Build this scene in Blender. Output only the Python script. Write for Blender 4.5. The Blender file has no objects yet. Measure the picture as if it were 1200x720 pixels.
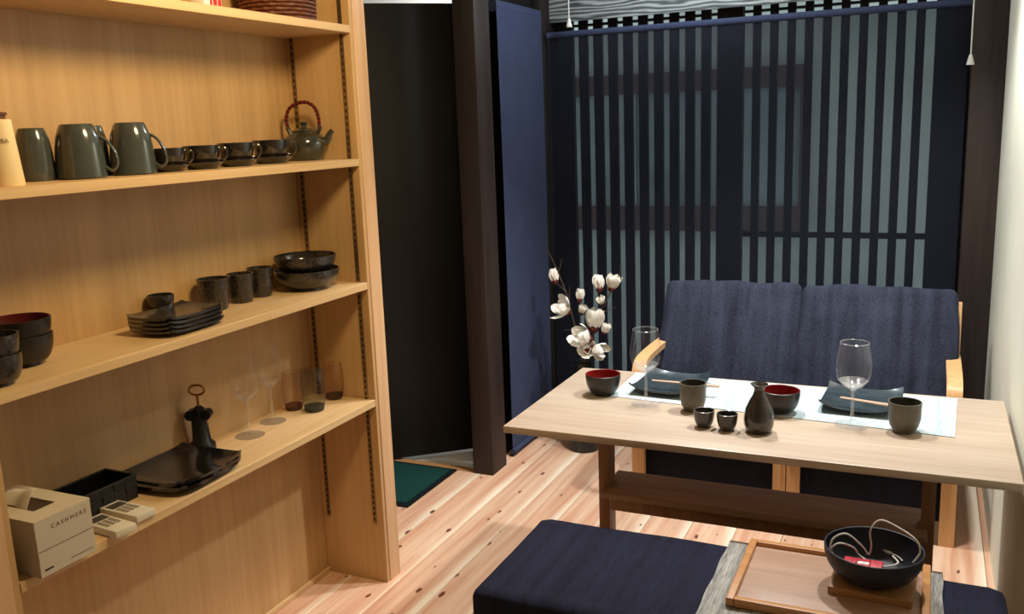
import bpy, bmesh, math, random
from mathutils import Vector, Matrix, noise
random.seed(7)
sc = bpy.context.scene
COL = sc.collection
PI = math.pi

# ---------------------------------------------------------------- camera
F = 1066.4; CAMH = 1.5
yaw, pitch, roll = [math.radians(a) for a in (-24.787, 11.218, -2.124)]
cy, sy, cp, sp = math.cos(yaw), math.sin(yaw), math.cos(pitch), math.sin(pitch)
fw = Vector((sy*cp, cy*cp, -sp)); r0 = Vector((cy, -sy, 0)); u0 = r0.cross(fw)
rt = r0*math.cos(roll)+u0*math.sin(roll); up = u0*math.cos(roll)-r0*math.sin(roll)
O = Vector((0, 0, CAMH))
cam = bpy.data.cameras.new('camera'); cam.sensor_width = 36; cam.lens = F/1200*36; cam.clip_start = .02
camo = bpy.data.objects.new('camera', cam); COL.objects.link(camo)
m3 = Matrix((rt, up, -fw)).transposed()
camo.matrix_world = Matrix.Translation(O) @ m3.to_4x4()
sc.camera = camo

def at(px, py, ax, v):
    d = fw + rt*((px-600)/F) - up*((py-360)/F)
    t = (v-O['xyz'.index(ax)])/d['xyz'.index(ax)]
    return O+d*t
def mpp(p):                       # metres per pixel at a point
    return (Vector(p)-O).dot(fw)/F

# ---------------------------------------------------------------- world, lights, exposure
w = bpy.data.worlds.new('daylight'); sc.world = w; w.use_nodes = True
w.node_tree.nodes['Background'].inputs[0].default_value = (.80, .93, 1.0, 1)
w.node_tree.nodes['Background'].inputs[1].default_value = 3.0
vs = sc.view_settings
vs.view_transform = 'Standard'; vs.look = 'None'; vs.gamma = 1; vs.use_curve_mapping = False
vs.exposure = 0.0
def lamp(name, loc, watts, col, radius):
    l = bpy.data.lights.new(name, 'POINT'); l.energy = watts; l.color = col; l.shadow_soft_size = radius
    o = bpy.data.objects.new(name, l); o.location = loc; COL.objects.link(o); return o
def spot(name, loc, aim, watts, col, radius, size, blend):
    l = bpy.data.lights.new(name, 'SPOT'); l.energy = watts; l.color = col; l.shadow_soft_size = radius
    l.spot_size = math.radians(size); l.spot_blend = blend
    o = bpy.data.objects.new(name, l); o.location = loc; COL.objects.link(o)
    o.rotation_euler = (Vector(aim)-Vector(loc)).to_track_quat('-Z', 'Y').to_euler(); return o
spot('shelf_downlight', (-.80, 1.62, 2.16), (-1.75, 1.65, 1.65), 56, (1, .75, .39), .14, 150, .8)
spot('table_downlight', (-.82, 3.08, 2.38), (-.82, 3.0, 0), 120, (1, .97, .94), .05, 96, .8)
spot('table_downlight', (-.06, 3.08, 2.38), (-.06, 3.0, 0), 120, (1, .97, .94), .05, 120, .7)
lamp('window_lamp', (-.95, 3.60, 2.30), 17, (.84, .92, 1), .06)
lamp('entry_lamp', (-2.25, 4.05, 2.25), 14, (1, .97, .93), .06)

# ---------------------------------------------------------------- materials
MATS = {}
def newmat(name):
    m = bpy.data.materials.new(name); m.use_nodes = True
    nt = m.node_tree; b = nt.nodes['Principled BSDF']
    return m, nt, b
def N(nt, t, **kw):
    n = nt.nodes.new(t)
    for k, v in kw.items(): setattr(n, k, v)
    return n
def ramp(nt, stops):
    r = N(nt, 'ShaderNodeValToRGB'); e = r.color_ramp.elements
    while len(e) < len(stops): e.new(.5)
    for i, (p, c) in enumerate(stops): e[i].position = p; e[i].color = (*c, 1)
    return r
def srgb(r, g, b):
    f = lambda c: (c/255/12.92 if c/255 <= .04045 else ((c/255+.055)/1.055)**2.4)
    return (f(r), f(g), f(b))
def coords(nt, scale, rnd=True):
    tc = N(nt, 'ShaderNodeTexCoord'); mp = N(nt, 'ShaderNodeMapping'); mp.inputs['Scale'].default_value = scale
    if rnd:
        oi = N(nt, 'ShaderNodeObjectInfo'); ad = N(nt, 'ShaderNodeVectorMath', operation='MULTIPLY_ADD')
        nt.links.new(oi.outputs['Random'], ad.inputs[0]); ad.inputs[1].default_value = (7, 13, 5)
        nt.links.new(tc.outputs['Object'], ad.inputs[2]); nt.links.new(ad.outputs[0], mp.inputs[0])
    else: nt.links.new(tc.outputs['Object'], mp.inputs[0])
    return mp.outputs[0]
def plain(name, c, rough=.5, spec=.5, metal=0, var=.12, scale=30, bump=0, coat=0):
    m, nt, b = newmat(name)
    v = coords(nt, (scale,)*3)
    n = N(nt, 'ShaderNodeTexNoise'); n.inputs['Detail'].default_value = 5; n.inputs['Scale'].default_value = 1
    nt.links.new(v, n.inputs['Vector'])
    r = ramp(nt, [(.3, tuple(x*(1-var) for x in c)), (.7, tuple(min(1, x*(1+var)) for x in c))])
    nt.links.new(n.outputs[0], r.inputs[0]); nt.links.new(r.outputs[0], b.inputs['Base Color'])
    b.inputs['Roughness'].default_value = rough; b.inputs['Metallic'].default_value = metal
    b.inputs['Specular IOR Level'].default_value = spec; b.inputs['Coat Weight'].default_value = coat
    b.inputs['Coat Roughness'].default_value = .08
    if bump:
        bp = N(nt, 'ShaderNodeBump'); bp.inputs['Strength'].default_value = bump; bp.inputs['Distance'].default_value = .004
        nt.links.new(n.outputs[0], bp.inputs['Height']); nt.links.new(bp.outputs[0], b.inputs['Normal'])
    MATS[name] = m; return m
def wood(name, dark, light, axis='z', fine=60, stretch=.04, rough=.45, ring=.35, spec=.4):
    """grain runs along axis"""
    m, nt, b = newmat(name)
    s = [fine]*3; s['xyz'.index(axis)] = fine*stretch
    v = coords(nt, s)
    n = N(nt, 'ShaderNodeTexNoise'); n.inputs['Scale'].default_value = 1; n.inputs['Detail'].default_value = 7; n.inputs['Roughness'].default_value = .6
    nt.links.new(v, n.inputs['Vector'])
    s2 = [fine*.16]*3; s2['xyz'.index(axis)] = fine*.16*stretch*2
    v2 = coords(nt, s2)
    n2 = N(nt, 'ShaderNodeTexNoise'); n2.inputs['Scale'].default_value = 1; n2.inputs['Detail'].default_value = 3; n2.inputs['Distortion'].default_value = .6
    nt.links.new(v2, n2.inputs['Vector'])
    mx = N(nt, 'ShaderNodeMix'); mx.inputs[0].default_value = ring
    nt.links.new(n.outputs[0], mx.inputs[2]); nt.links.new(n2.outputs[0], mx.inputs[3])
    r = ramp(nt, [(.32, dark), (.68, light)])
    nt.links.new(mx.outputs[0], r.inputs[0]); nt.links.new(r.outputs[0], b.inputs['Base Color'])
    b.inputs['Roughness'].default_value = rough; b.inputs['Specular IOR Level'].default_value = spec
    bp = N(nt, 'ShaderNodeBump'); bp.inputs['Strength'].default_value = .12; bp.inputs['Distance'].default_value = .002
    nt.links.new(n.outputs[0], bp.inputs['Height']); nt.links.new(bp.outputs[0], b.inputs['Normal'])
    MATS[name] = m; return m
def fabric(name, dark, light, scale=(160, 900, 900), rough=.9, bump=.4):
    m, nt, b = newmat(name)
    v = coords(nt, scale)
    n = N(nt, 'ShaderNodeTexNoise'); n.inputs['Scale'].default_value = 1; n.inputs['Detail'].default_value = 4
    nt.links.new(v, n.inputs['Vector'])
    v2 = coords(nt, (scale[0]*.12, scale[1]*.02, scale[2]*.02))
    n2 = N(nt, 'ShaderNodeTexNoise'); n2.inputs['Scale'].default_value = 1; n2.inputs['Detail'].default_value = 3
    nt.links.new(v2, n2.inputs['Vector'])
    mx = N(nt, 'ShaderNodeMix'); mx.inputs[0].default_value = .45
    nt.links.new(n.outputs[0], mx.inputs[2]); nt.links.new(n2.outputs[0], mx.inputs[3])
    r = ramp(nt, [(.35, dark), (.65, light)])
    nt.links.new(mx.outputs[0], r.inputs[0]); nt.links.new(r.outputs[0], b.inputs['Base Color'])
    b.inputs['Roughness'].default_value = rough; b.inputs['Specular IOR Level'].default_value = .2
    b.inputs['Sheen Weight'].default_value = .25; b.inputs['Sheen Tint'].default_value = (*light, 1)
    bp = N(nt, 'ShaderNodeBump'); bp.inputs['Strength'].default_value = bump; bp.inputs['Distance'].default_value = .002
    nt.links.new(mx.outputs[0], bp.inputs['Height']); nt.links.new(bp.outputs[0], b.inputs['Normal'])
    MATS[name] = m; return m
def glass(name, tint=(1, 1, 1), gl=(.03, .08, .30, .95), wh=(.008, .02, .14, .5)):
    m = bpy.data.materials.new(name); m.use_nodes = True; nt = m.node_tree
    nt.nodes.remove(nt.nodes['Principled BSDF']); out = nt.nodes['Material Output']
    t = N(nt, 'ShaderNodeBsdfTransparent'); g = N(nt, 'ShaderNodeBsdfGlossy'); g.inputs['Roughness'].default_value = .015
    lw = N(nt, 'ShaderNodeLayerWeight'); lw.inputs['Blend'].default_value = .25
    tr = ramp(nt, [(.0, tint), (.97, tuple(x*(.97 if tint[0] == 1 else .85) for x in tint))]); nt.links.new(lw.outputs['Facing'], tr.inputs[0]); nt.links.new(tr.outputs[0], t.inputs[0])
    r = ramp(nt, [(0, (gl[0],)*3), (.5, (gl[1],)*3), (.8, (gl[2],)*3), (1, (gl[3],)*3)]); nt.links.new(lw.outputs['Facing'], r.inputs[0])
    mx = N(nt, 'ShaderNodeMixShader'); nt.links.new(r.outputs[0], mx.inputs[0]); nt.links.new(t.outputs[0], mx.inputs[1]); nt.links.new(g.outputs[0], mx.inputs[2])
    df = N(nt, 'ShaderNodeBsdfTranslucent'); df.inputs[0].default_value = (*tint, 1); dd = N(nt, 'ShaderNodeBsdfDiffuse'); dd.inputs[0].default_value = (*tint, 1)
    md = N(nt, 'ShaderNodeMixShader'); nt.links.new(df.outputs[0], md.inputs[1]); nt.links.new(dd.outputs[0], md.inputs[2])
    rd = ramp(nt, [(.0, (wh[0],)*3), (.55, (wh[1],)*3), (.85, (wh[2],)*3), (1, (wh[3],)*3)]); nt.links.new(lw.outputs['Facing'], rd.inputs[0])  # white mixed in toward grazing edges paints a bright glass outline
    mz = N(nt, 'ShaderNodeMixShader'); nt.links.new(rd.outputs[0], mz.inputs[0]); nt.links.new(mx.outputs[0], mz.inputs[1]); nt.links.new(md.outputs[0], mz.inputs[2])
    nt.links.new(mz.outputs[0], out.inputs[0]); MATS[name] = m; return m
def sheer(name, col, clear):
    """dark woven screen fabric of a roller blind: a share of light passes straight through the weave"""
    m = bpy.data.materials.new(name); m.use_nodes = True; nt = m.node_tree
    nt.nodes.remove(nt.nodes['Principled BSDF']); out = nt.nodes['Material Output']
    t = N(nt, 'ShaderNodeBsdfTransparent'); d = N(nt, 'ShaderNodeBsdfDiffuse'); tl = N(nt, 'ShaderNodeBsdfTranslucent')
    v = coords(nt, (260, 260, 420), False); n = N(nt, 'ShaderNodeTexNoise'); n.inputs['Scale'].default_value = 1; n.inputs['Detail'].default_value = 2
    nt.links.new(v, n.inputs['Vector'])
    r = ramp(nt, [(.3, (clear*.6,)*3), (.7, (clear*1.4,)*3)]); nt.links.new(n.outputs[0], r.inputs[0])
    d.inputs[0].default_value = (*col, 1); tl.inputs[0].default_value = (*[c*.6 for c in col], 1)
    m1 = N(nt, 'ShaderNodeMixShader'); m1.inputs[0].default_value = .25
    nt.links.new(d.outputs[0], m1.inputs[1]); nt.links.new(tl.outputs[0], m1.inputs[2])
    m2 = N(nt, 'ShaderNodeMixShader'); nt.links.new(r.outputs[0], m2.inputs[0])
    nt.links.new(m1.outputs[0], m2.inputs[1]); nt.links.new(t.outputs[0], m2.inputs[2])
    nt.links.new(m2.outputs[0], out.inputs[0]); MATS[name] = m; return m
def plank_mat():
    m, nt, b = newmat('cedar_board')
    v = coords(nt, (34, 1.6, 34))
    n = N(nt, 'ShaderNodeTexNoise'); n.inputs['Scale'].default_value = 1; n.inputs['Detail'].default_value = 6; n.inputs['Distortion'].default_value = .5
    nt.links.new(v, n.inputs['Vector'])
    r = ramp(nt, [(.30, srgb(206, 150, 120)), (.52, srgb(224, 182, 152)), (.72, srgb(236, 206, 178))])
    nt.links.new(n.outputs[0], r.inputs[0])
    # pale sapwood along the long edges of a board
    tc = N(nt, 'ShaderNodeTexCoord'); sx = N(nt, 'ShaderNodeSeparateXYZ'); nt.links.new(tc.outputs['Object'], sx.inputs[0])
    v3 = coords(nt, (5, 1.1, 1)); n3 = N(nt, 'ShaderNodeTexNoise'); n3.inputs['Scale'].default_value = 1; n3.inputs['Detail'].default_value = 2
    nt.links.new(v3, n3.inputs['Vector'])
    ma = N(nt, 'ShaderNodeMath', operation='MULTIPLY_ADD'); nt.links.new(n3.outputs[0], ma.inputs[0]); ma.inputs[1].default_value = .12; nt.links.new(sx.outputs[0], ma.inputs[2])
    rs = ramp(nt, [(.060+.05, (0, 0, 0)), (.085+.055, (.85,)*3)]); nt.links.new(ma.outputs[0], rs.inputs[0])
    mxs = N(nt, 'ShaderNodeMix', data_type='RGBA'); nt.links.new(rs.outputs[0], mxs.inputs[0]); nt.links.new(r.outputs[0], mxs.inputs[6]); mxs.inputs[7].default_value = (*srgb(250, 236, 212), 1)
    # knots
    vk = coords(nt, (10, 4.4, 0)); vo = N(nt, 'ShaderNodeTexVoronoi', voronoi_dimensions='2D'); vo.inputs['Scale'].default_value = 1
    nw = N(nt, 'ShaderNodeTexNoise'); nw.inputs['Scale'].default_value = 9; nt.links.new(vk, nw.inputs['Vector'])
    av = N(nt, 'ShaderNodeVectorMath', operation='MULTIPLY_ADD'); nt.links.new(nw.outputs[1], av.inputs[0]); av.inputs[1].default_value = (.10, .10, 0); nt.links.new(vk, av.inputs[2])
    nt.links.new(av.outputs[0], vo.inputs['Vector'])
    sc_ = N(nt, 'ShaderNodeSeparateColor'); nt.links.new(vo.outputs['Color'], sc_.inputs[0])
    mm = N(nt, 'ShaderNodeMath', operation='MULTIPLY_ADD'); nt.links.new(sc_.outputs[0], mm.inputs[0]); mm.inputs[1].default_value = .15; mm.inputs[2].default_value = -.045
    su = N(nt, 'ShaderNodeMath', operation='SUBTRACT'); nt.links.new(mm.outputs[0], su.inputs[0]); nt.links.new(vo.outputs['Distance'], su.inputs[1])
    rk = ramp(nt, [(0.0, (0, 0, 0)), (.035, (1, 1, 1))]); nt.links.new(su.outputs[0], rk.inputs[0])
    mk = N(nt, 'ShaderNodeMix', data_type='RGBA'); nt.links.new(rk.outputs[0], mk.inputs[0]); nt.links.new(mxs.outputs[2], mk.inputs[6]); mk.inputs[7].default_value = (*srgb(112, 62, 40), 1)
    # board to board tone
    oi = N(nt, 'ShaderNodeObjectInfo'); hs = N(nt, 'ShaderNodeHueSaturation')
    mr = N(nt, 'ShaderNodeMapRange'); mr.inputs[3].default_value = .88; mr.inputs[4].default_value = 1.08
    nt.links.new(oi.outputs['Random'], mr.inputs[0]); nt.links.new(mr.outputs[0], hs.inputs['Value']); nt.links.new(mk.outputs[2], hs.inputs['Color'])
    nt.links.new(hs.outputs[0], b.inputs['Base Color'])
    b.inputs['Roughness'].default_value = .38; b.inputs['Specular IOR Level'].default_value = .45
    MATS['board'] = m
plank_mat()
wood('shelf_wood', srgb(184, 146, 98), srgb(206, 170, 122), 'z', 70, .03, .42, .55)
wood('shelf_board', srgb(202, 166, 116), srgb(226, 194, 148), 'y', 70, .03, .42)
wood('post_wood', srgb(204, 160, 118), srgb(228, 190, 150), 'z', 50, .03, .4)
wood('table_wood', srgb(178, 157, 135), srgb(203, 186, 166), 'x', 70, .04, .34)
wood('table_leg_wood', srgb(140, 102, 74), srgb(176, 136, 102), 'z', 70, .05, .45)
wood('table_shelf_wood', srgb(150, 120, 98), srgb(186, 156, 130), 'x', 70, .05, .45)
wood('sofa_wood', srgb(204, 156, 104), srgb(228, 184, 132), 'z', 60, .05, .38)
wood('dark_post', srgb(30, 22, 20), srgb(58, 45, 40), 'z', 40, .06, .6)
wood('dark_wood', srgb(20, 16, 16), srgb(36, 29, 28), 'z', 40, .06, .6)
wood('lattice_wood', srgb(20, 17, 16), srgb(34, 28, 26), 'z', 40, .06, .7)
wood('tray_rim_wood', srgb(176, 122, 70), srgb(206, 152, 96), 'x', 60, .06, .4)
wood('tray_wood', srgb(164, 132, 110), srgb(192, 160, 138), 'x', 50, .05, .35)
wood('trivet_wood', srgb(150, 108, 68), srgb(184, 140, 94), 'x', 60, .06, .45)
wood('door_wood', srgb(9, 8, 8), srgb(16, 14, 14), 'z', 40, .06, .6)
def ply_mat():
    m, nt, b = newmat('grey_plywood'); v = coords(nt, (.9, 1, 5))
    wv = N(nt, 'ShaderNodeTexWave', wave_type='BANDS', bands_direction='Z'); wv.inputs['Scale'].default_value = 3.2; wv.inputs['Distortion'].default_value = 9; wv.inputs['Detail'].default_value = 2.5; wv.inputs['Detail Scale'].default_value = 1.3
    nt.links.new(v, wv.inputs['Vector'])
    r = ramp(nt, [(.1, srgb(84, 92, 94)), (.55, srgb(140, 148, 148)), (.95, srgb(186, 194, 194))])
    nt.links.new(wv.outputs[1], r.inputs[0]); nt.links.new(r.outputs[0], b.inputs['Base Color']); b.inputs['Roughness'].default_value = .5
    MATS['ply_grey'] = m
ply_mat()
plain('cream_wall', srgb(231, 232, 215), .85, .2, var=.03, scale=6, bump=.1)
plain('white_ceiling', srgb(225, 222, 214), .9, .2, var=.02, scale=4)
plain('white_tile', srgb(225, 226, 224), .4, .4, var=.03, scale=4)
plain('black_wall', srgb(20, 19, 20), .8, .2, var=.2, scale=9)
plain('outside_wall', srgb(196, 205, 198), .9, .2, var=.08, scale=3)
plain('outside_trim', srgb(96, 78, 74), .8, .2, var=.1, scale=8)
plain('outside_glass', srgb(142, 156, 158), .6, .5, var=.3, scale=2)
plain('asphalt', srgb(120, 122, 120), .9, .2, var=.15, scale=20)
plain('metal', srgb(150, 132, 100), .35, .5, metal=.9, var=.05)
plain('steel', srgb(190, 190, 190), .25, .5, metal=1, var=.05)
plain('dark_slot', srgb(72, 55, 38), .7, .2, var=.1)
plain('dark_metal', srgb(52, 50, 48), .4, .5, metal=.6, var=.1)
plain('mug_glaze', srgb(66, 72, 70), .16, .6, var=.10, scale=14, coat=.3)
plain('mug_inner', srgb(50, 52, 50), .3, .5, var=.1)
plain('black_glaze', srgb(34, 30, 26), .14, .6, var=.35, scale=40, coat=.4)
plain('teapot_glaze', srgb(48, 50, 42), .13, .6, var=.35, scale=30, coat=.5)
plain('speckle_glaze', srgb(44, 40, 36), .24, .6, var=.65, scale=120, bump=.5, coat=.3)
plain('plate_glaze', srgb(40, 38, 36), .22, .55, var=.25, scale=24, coat=.3)
plain('black_plate', srgb(24, 22, 21), .12, .6, var=.2, scale=20, coat=.4)
plain('slate_plate', srgb(50, 62, 68), .2, .6, var=.3, scale=18, bump=.15, coat=.3)
plain('lacquer_black', srgb(30, 27, 26), .38, .5, var=.15)
plain('lacquer_red', srgb(128, 22, 20), .35, .5, var=.08)
plain('lacquer_red_dark', srgb(88, 20, 18), .4, .5, var=.1)
plain('cup_stoneware', srgb(96, 92, 80), .42, .5, var=.25, scale=22)
plain('sake_stoneware', srgb(66, 62, 54), .3, .5, var=.3, scale=26, coat=.2)
plain('tokkuri_glaze', srgb(52, 48, 42), .2, .6, var=.45, scale=16, coat=.4)
plain('bowl_navy', srgb(25, 28, 38), .5, .35, var=.2, scale=16)
plain('black_plastic', srgb(16, 16, 17), .32, .5, var=.1)
plain('basket_black', srgb(26, 24, 22), .55, .4, var=.3, scale=60)
plain('wicker', srgb(98, 52, 30), .55, .4, var=.35, scale=80)
plain('cream_enamel', srgb(240, 218, 172), .45, .4, var=.03)
plain('brown_lid', srgb(92, 50, 28), .5, .4, var=.2)
plain('carton', srgb(206, 192, 166), .7, .3, var=.02)
plain('carton_side', srgb(196, 186, 168), .7, .3, var=.02)
plain('tissue', srgb(236, 230, 214), .9, .2, var=.02)
plain('white_plastic', srgb(216, 206, 184), .45, .4, var=.02)
plain('white_gloss', srgb(240, 240, 236), .35, .4, var=.01)
plain('print_grey', srgb(120, 104, 84), .7, .2, var=.1)
plain('print_dark', srgb(70, 62, 54), .7, .2, var=.1)
plain('print_red', srgb(200, 40, 30), .6, .3, var=.05)
plain('red_card', srgb(196, 28, 48), .4, .4, var=.06)
plain('cable', srgb(220, 216, 206), .45, .4, var=.02)
plain('brass', srgb(170, 130, 60), .3, .5, metal=1, var=.05)
plain('mat_green', srgb(24, 62, 58), .95, .1, var=.35, scale=160, bump=.8)
plain('mat_edge', srgb(20, 26, 27), .9, .1, var=.2)
plain('stem', srgb(74, 60, 52), .8, .2, var=.3, scale=60)
plain('petal', srgb(252, 248, 238), .6, .3, var=.04, scale=20)
plain('husk', srgb(88, 40, 36), .7, .2, var=.3, scale=60)
plain('vase_glaze', srgb(28, 34, 34), .35, .5, var=.2)
plain('chopstick_wood', srgb(206, 176, 152), .45, .4, var=.1)
plain('cord_red', srgb(110, 28, 22), .7, .2, var=.15)
plain('cord_black', srgb(24, 18, 18), .7, .2, var=.15)
fabric('denim', srgb(25, 28, 40), srgb(53, 59, 76), (260, 260, 14), bump=.3)
fabric('bench_navy', srgb(18, 19, 34), srgb(33, 35, 56), (280, 22, 280))
fabric('blind_blue', srgb(52, 60, 86), srgb(62, 71, 99), (500, 500, 500), bump=.1)
fabric('base_fabric', srgb(20, 22, 34), srgb(34, 36, 50), (200, 200, 200))
fabric('grey_cloth', srgb(104, 104, 102), srgb(186, 184, 176), (420, 30, 420), bump=.6)
fabric('runner_blue', srgb(158, 182, 190), srgb(216, 228, 230), (300, 22, 300), bump=.3)
glass('clear_glass'); glass('whitened_glass', (1, 1, 1), (.10, .18, .40, .95), (.06, .12, .30, .6)); glass('smoke_glass', (.74, .78, .76)); glass('smoke_base', (.30, .36, .34))  # second glass has extra white mixed in, painting highlights on the wine glasses
glass('brown_glass', (.90, .82, .76)); glass('brown_base', (.50, .30, .24))
sheer('screen', srgb(40, 43, 54), .16)

# ---------------------------------------------------------------- mesh helpers
class MB:
    def __init__(self): self.bm = bmesh.new(); self.mats = []
    def _mark(self, faces, mi):
        for f in faces: f.material_index = mi
    def box(self, x0, x1, y0, y1, z0, z1, bev=0, seg=2, mi=0, M=None):
        t = bmesh.new()
        bmesh.ops.create_cube(t, size=1)
        for v in t.verts: v.co = Vector(((x0+x1)/2+v.co.x*(x1-x0), (y0+y1)/2+v.co.y*(y1-y0), (z0+z1)/2+v.co.z*(z1-z0)))
        if bev: bmesh.ops.bevel(t, geom=list(t.edges), offset=bev, segments=seg, affect='EDGES', profile=.5)
        return self.merge(t, M, mi)
    def merge(self, t, M=None, mi=0):
        if M is not None: bmesh.ops.transform(t, matrix=M, verts=t.verts)
        mp = {v: self.bm.verts.new(v.co) for v in t.verts}
        for f in t.faces:
            try: nf = self.bm.faces.new([mp[v] for v in f.verts]); nf.material_index = mi if mi else f.material_index
            except ValueError: pass
        t.free(); return self
    def lathe(self, prof, seg=32, c=(0, 0, 0), M=None, mi=0, wob=0, sq=0):
        t = bmesh.new(); rings = []
        for k, (r, z) in enumerate(prof):
            if r < 1e-5: rings.append([t.verts.new((c[0], c[1], c[2]+z))]); continue
            ring = []
            for i in range(seg):
                a = 2*PI*i/seg
                rr = r
                if wob: rr *= 1+wob*noise.noise(Vector((math.cos(a)*1.7, math.sin(a)*1.7, z*30)))
                if sq: rr *= 1/((abs(math.cos(a))**sq+abs(math.sin(a))**sq)**(1/sq))
                ring.append(t.verts.new((c[0]+rr*math.cos(a), c[1]+rr*math.sin(a), c[2]+z)))
            rings.append(ring)
        for a, b in zip(rings, rings[1:]):
            if len(a) == 1 and len(b) == 1: continue
            for i in range(seg):
                j = (i+1) % seg
                if len(a) == 1: fs = [a[0], b[j], b[i]]
                elif len(b) == 1: fs = [a[i], a[j], b[0]]
                else: fs = [a[i], a[j], b[j], b[i]]
                t.faces.new(fs)
        bmesh.ops.recalc_face_normals(t, faces=t.faces)
        return self.merge(t, M, mi)
    def tube(self, pts, r, seg=10, mi=0, smooth=6, flat=1.0, closed=False):
        pts = [Vector(p) for p in pts]
        if smooth > 1 and len(pts) > 2: pts = catmull(pts, smooth, closed)
        n = len(pts); rr = (lambda t: r) if not callable(r) else r
        t = bmesh.new(); rings = []; ref = None
        for i, p in enumerate(pts):
            if closed: d = (pts[(i+1) % n]-pts[i-1]).normalized()
            else: d = (pts[min(i+1, n-1)]-pts[max(i-1, 0)]).normalized()
            if ref is None:
                ref = Vector((0, 0, 1)) if abs(d.z) < .9 else Vector((1, 0, 0))
            a = (ref-d*ref.dot(d)).normalized(); b = d.cross(a); ref = a
            q = rr(i/(n-1))
            rings.append([t.verts.new(p+a*q*math.cos(2*PI*k/seg)+b*q*flat*math.sin(2*PI*k/seg)) for k in range(seg)])
        prs = list(zip(rings, rings[1:]))
        if closed: prs.append((rings[-1], rings[0]))
        for A, B in prs:
            for k in range(seg): t.faces.new([A[k], A[(k+1) % seg], B[(k+1) % seg], B[k]])
        if not closed:
            t.faces.new(rings[0][::-1]); t.faces.new(rings[-1])
        bmesh.ops.recalc_face_normals(t, faces=t.faces)
        return self.merge(t, None, mi)
    def grid(self, fn, nu, nv, thick=0, mi=0):
        """fn(u,v) in 0..1 -> point; thick>0 gives a closed sheet thickened downwards"""
        t = bmesh.new()
        top = [[t.verts.new(fn(i/nu, j/nv)) for j in range(nv+1)] for i in range(nu+1)]
        for i in range(nu):
            for j in range(nv): t.faces.new([top[i][j], top[i+1][j], top[i+1][j+1], top[i][j+1]])
        if thick:
            bot = [[t.verts.new(v.co-Vector((0, 0, thick))) for v in row] for row in top]
            for i in range(nu):
                for j in range(nv): t.faces.new([bot[i][j], bot[i][j+1], bot[i+1][j+1], bot[i+1][j]])
            ed = [(top[i][0], top[i+1][0], bot[i+1][0], bot[i][0]) for i in range(nu)]
            ed += [(top[i+1][nv], top[i][nv], bot[i][nv], bot[i+1][nv]) for i in range(nu)]
            ed += [(top[0][j+1], top[0][j], bot[0][j], bot[0][j+1]) for j in range(nv)]
            ed += [(top[nu][j], top[nu][j+1], bot[nu][j+1], bot[nu][j]) for j in range(nv)]
            for e in ed: t.faces.new(e)
        bmesh.ops.recalc_face_normals(t, faces=t.faces)
        return self.merge(t, None, mi)
    def cushion(self, w, d, h, r=.04, puff=.02, wr=.004, n=14, M=None, seed=0):
        """soft box centred on origin: w x d x h, rounded edges, puffed faces, slight wrinkles"""
        t = bmesh.new(); bmesh.ops.create_cube(t, size=2)
        bmesh.ops.subdivide_edges(t, edges=t.edges, cuts=n, use_grid_fill=True)
        hw = Vector((w/2, d/2, h/2)); rr = min(r, h/2*.98, d/2*.98)
        for v in t.verts:
            u = v.co.copy()
            q = Vector([math.copysign(abs(c)**.8, c) for c in u])
            p = Vector([q[i]*hw[i] for i in range(3)])
            inner = Vector([max(-hw[i]+rr, min(hw[i]-rr, p[i])) for i in range(3)])
            dlt = p-inner
            if dlt.length > 1e-9: p = inner+dlt.normalized()*rr
            for i in range(3):
                j, k = (i+1) % 3, (i+2) % 3
                if abs(u[i]) > .999:
                    b = (1-u[j]**2)*(1-u[k]**2); p[i] += math.copysign(puff*b*(1 if hw[i] == min(hw) else .4), u[i])
            nz = noise.noise(Vector((p.x*9+seed*3.1, p.y*9, p.z*9)))+.5*noise.noise(Vector((p.x*22, p.y*20+seed, p.z*20)))
            v.co = p+u.normalized()*wr*nz
        return self.merge(t, M)
    def build(self, name, mats, parent=None, angle=40, smooth=True):
        me = bpy.data.meshes.new(name)
        bmesh.ops.remove_doubles(self.bm, verts=self.bm.verts, dist=1e-6)
        self.bm.to_mesh(me); self.bm.free()
        for m in (mats if isinstance(mats, (list, tuple)) else [mats]): me.materials.append(MATS[m])
        if smooth:
            for p in me.polygons: p.use_smooth = True
            me.set_sharp_from_angle(angle=math.radians(angle))
        o = bpy.data.objects.new(name, me); COL.objects.link(o)
        if parent: o.parent = parent
        return o
def catmull(p, s, closed=False):
    out = []; n = len(p)
    rng = range(n) if closed else range(n-1)
    for i in rng:
        a, b, c, d = (p[i-1], p[i], p[(i+1) % n], p[(i+2) % n]) if closed else (p[max(i-1, 0)], p[i], p[i+1], p[min(i+2, n-1)])
        for k in range(s):
            t = k/s
            out.append(.5*((2*b)+(c-a)*t+(2*a-5*b+4*c-d)*t*t+(3*b-a-3*c+d)*t**3))
    if not closed: out.append(p[-1])
    return out
def tag(o, label=None, cat=None, group=None, kind=None):
    if label: o['label'] = label
    if cat: o['category'] = cat
    if group: o['group'] = group
    if kind: o['kind'] = kind
    return o
def thing(name, label, cat, loc=(0, 0, 0), rz=0, group=None):
    o = bpy.data.objects.new(name, None); o.empty_display_size = .05; COL.objects.link(o)
    o.location = loc; o.rotation_euler = (0, 0, rz); return tag(o, label, cat, group)
def one(mb, name, mats, loc, label, cat, rz=0, group=None, angle=40):
    o = mb.build(name, mats, None, angle); o.location = loc; o.rotation_euler = (0, 0, rz); return tag(o, label, cat, group)
def dup(root, loc, rz=None, label=None):
    r = root.copy(); COL.objects.link(r); r.location = loc
    if rz is not None: r.rotation_euler = (0, 0, rz)
    if label: r['label'] = label
    for ch in list(root.children):
        c = ch.copy(); COL.objects.link(c); c.parent = r
        for g in ch.children: d = g.copy(); COL.objects.link(d); d.parent = c
    return r
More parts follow.
